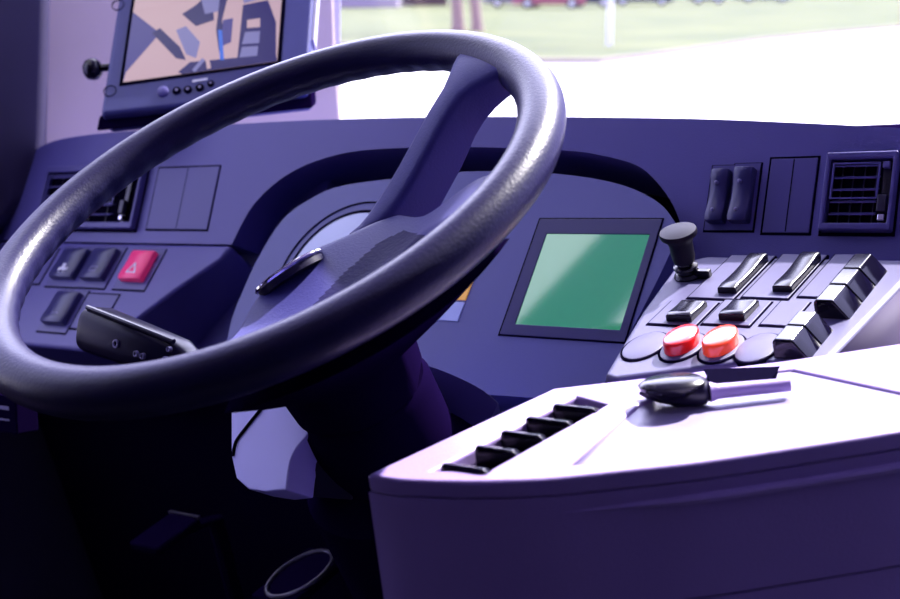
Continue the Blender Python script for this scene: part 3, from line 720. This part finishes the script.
for px, w_, lean in ((458, .20, -.9), (477, .18, -1.6)):
    u, v = FG.uv(px, 34)
    link('trunk', *tube_geo([FG.p(u+lean*h*h*.05, v, .08+h) for h in (0, .3, 1, 2, 3.5, 5)], [w_*1.35, w_*1.05, w_, w_*.92, w_*.8, w_*.5], 14), M['bark'], o, smooth=60)
vs, fs = [], []
for k in range(700):
    c = FG.p(u-1.6+random.gauss(0, 1.3), v+random.gauss(0, 1.2), 6.6+random.gauss(0, .9)); a = V((random.uniform(-1, 1), random.uniform(-1, 1), random.uniform(-1, 1))).normalized(); b = a.orthogonal().normalized()
    k0 = len(vs); vs += [c-a*.22, c+b*.10, c+a*.22, c-b*.10]; fs.append([k0, k0+1, k0+2, k0+3])
link('crown', vs, fs, M['leaf'], o)
u, v = FG.uv(609, 49)
po = empty('sign_post', FG.p(u, v, .1), 'thin white post standing on the lawn near the road edge', 'post')
link('pole', *lathe_geo(Frame(FG.p(u, v, .09), FG.u, FG.v), [(.085, 0), (.085, 3.4), (.02, 3.42)], 16), M['post'], po)
link('sign_board', *box_geo(Frame(FG.p(u, v-.10, 2.7), FG.u, FG.w), -.35, .35, -.3, .3, -.02, .02), M['post'], po)
def car(px, py, mat, L, label, H=1.45, van=False):
    u, v = FG.uv(px, py); f = Frame(FG.p(u, v, .1), FG.u, FG.w)     # u along, v up, w to viewer
    o = empty('car', f.o, label, 'car', 'cars parked beyond the lawn')
    pr = [(-L/2, .25), (-L/2, .75), (-L/2+.1, .92), (-L*.30, 1.0), (-L*.16, H), (L*.24, H), (L*.40, .98), (L/2-.05, .90), (L/2, .7), (L/2, .25)] if not van else [(-L/2, .25), (-L/2, 1.0), (-L*.38, 1.2), (-L*.28, H), (L/2-.1, H), (L/2, 1.2), (L/2, .25)]
    prism('body', [f.p(a, b, .85) for a, b in pr], f.w*-1.7, mat, o, bevel=.08)
    wn = [(-L*.26, 1.0), (-L*.15, H-.12), (L*.22, H-.12), (L*.34, 1.0)] if not van else [(-L*.36, 1.2), (-L*.27, H-.15), (L*.4, H-.15), (L*.4, 1.2)]
    prism('side_window', [f.p(a, b, .87) for a, b in wn], f.w*-.03, 'winglass', o)
    for s in (-.30, .31):
        w_ = link('wheel', *lathe_geo(Frame(f.p(L*s, .32, .68), f.u, f.v), [(.32, 0), (.32, .19), (.2, .20)], 20), M['tyre'], o)
        link('hubcap', *lathe_geo(Frame(f.p(L*s, .32, .88), f.u, f.v), [(.19, 0), (.17, .012)], 16), M['post'], w_)
car(548, 10, 'car_red', 4.6, 'pinkish red car parked beyond the lawn, left of the white post')
car(590, 8.5, 'car_navy', 2.6, 'short navy car behind the white post', 1.5)
car(640, 6.5, 'car_navy', 4.6, 'long navy van parked right of the white post', 2.0, True)
car(515, 9, 'car_white', 4.0, 'pale car parked left of the red car')
car(706, 5, 'car_navy', 2.6, 'small navy car right of the long navy van', 1.4)
car(762, 3.5, 'car_violet', 4.6, 'violet car parked beyond the lawn, at right')
def house(x0, x1, py, H, mat, label, nw):
    a, b = FG.uv(x0, py), FG.uv(x1, py); W = b[0]-a[0]
    f = Frame(FG.p(a[0], a[1], .05), FG.u, FG.w); o = empty('building', f.p(W/2, 0, -3), label, 'building', 'buildings across the lawn')
    box('facade', f, 0, W, 0, H, -6, 0, mat, o)
    prism('roof', [f.p(-.4, H, .5), f.p(-.4, H+2.2, -3), f.p(-.4, H, -6.5)], f.u*(W+.8), 'roofm', o)
    for k in range(nw):
        c = W*(k+.5)/nw; w_ = link('window', *box_geo(f, c-.7, c+.7, 1.0, 2.4, 0, .05), M['post'], o)
        link('window_pane', *box_geo(f, c-.6, c+.6, 1.1, 2.3, .03, .07), M['winglass'], w_)
house(300, 398, 9, 4.5, 'plaster', 'low pale lilac building at the far left of the lawn', 3)
house(402, 447, 7, 4, 'roofm', 'small brownish pink building beside the two tree trunks', 2)
house(484, 640, 2.5, 5, 'plaster', 'pale lilac building behind the pinkish red car', 5)
house(650, 860, -2, 5, 'plaster', 'wide pale building behind the violet car', 7)

# ================================================================== LIGHT
sd = V((.16, .66, .62)).normalized()
sl = bpy.data.lights.new('sun', 'SUN'); sl.energy = 17.0; sl.angle = rad(1.0); sl.color = (1, .95, .92)
so_ = bpy.data.objects.new('sun', sl); COL.objects.link(so_); so_.rotation_euler = sd.to_track_quat('Z', 'Y').to_euler(); so_.location = (0, 0, 6)
w = bpy.data.worlds.new('sky'); sc.world = w; w.use_nodes = True; nt = w.node_tree
bg = nt.nodes['Background']; tc = nt.nodes.new('ShaderNodeTexCoord'); sep = nt.nodes.new('ShaderNodeSeparateXYZ'); rp = nt.nodes.new('ShaderNodeValToRGB')
nt.links.new(tc.outputs['Generated'], sep.inputs[0]); nt.links.new(sep.outputs['Z'], rp.inputs['Fac'])
rp.color_ramp.elements[0].position = 0; rp.color_ramp.elements[0].color = (.46, .41, 1.0, 1)
rp.color_ramp.elements[1].position = .95
el = rp.color_ramp.elements.new(.6); el.color = (.39, .36, 1.0, 1); rp.color_ramp.elements[1].color = (.95, .95, 1.6, 1)
sc1 = nt.nodes.new('ShaderNodeVectorMath'); sc1.operation = 'SCALE'; sc1.inputs['Scale'].default_value = 2.35
nt.links.new(rp.outputs['Color'], sc1.inputs[0])
# bright sky patch added ahead and to the left for highlights on keys and buttons
dt = nt.nodes.new('ShaderNodeVectorMath'); dt.operation = 'DOT_PRODUCT'; dt.inputs[1].default_value = V((-.47, .69, .54)).normalized()
nt.links.new(tc.outputs['Generated'], dt.inputs[0])
mr = nt.nodes.new('ShaderNodeMapRange'); mr.interpolation_type = 'SMOOTHSTEP'; mr.inputs['From Min'].default_value = .86; mr.inputs['From Max'].default_value = .97; mr.inputs['To Max'].default_value = 9.0
nt.links.new(dt.outputs['Value'], mr.inputs['Value'])
ad_ = nt.nodes.new('ShaderNodeVectorMath'); ad_.operation = 'ADD'
nt.links.new(sc1.outputs[0], ad_.inputs[0]); cl_ = nt.nodes.new('ShaderNodeVectorMath'); cl_.operation = 'SCALE'; cl_.inputs[0].default_value = (.78, .78, 1.05)
nt.links.new(mr.outputs[0], cl_.inputs['Scale']); nt.links.new(cl_.outputs[0], ad_.inputs[1])
nt.links.new(ad_.outputs[0], bg.inputs['Color']); bg.inputs['Strength'].default_value = 1.0

# ================================================================== CAMERA
cd = bpy.data.cameras.new('camera'); cam = bpy.data.objects.new('camera', cd); COL.objects.link(cam)
from mathutils import Matrix
R3 = Matrix((RIGHT, UP, -FWD)).transposed(); cam.matrix_world = Matrix.Translation(EYE) @ R3.to_4x4()
cd.sensor_width = 36; cd.sensor_fit = 'HORIZONTAL'; cd.lens = F/900*36; cd.clip_start = .02; cd.clip_end = 1000
cd.dof.use_dof = True; cd.dof.focus_distance = 1.08; cd.dof.aperture_fstop = 8
sc.camera = cam
sc.view_settings.view_transform = 'Standard'; sc.view_settings.look = 'None'; sc.view_settings.gamma = 1; sc.view_settings.use_curve_mapping = False
sc.view_settings.exposure = 0.0
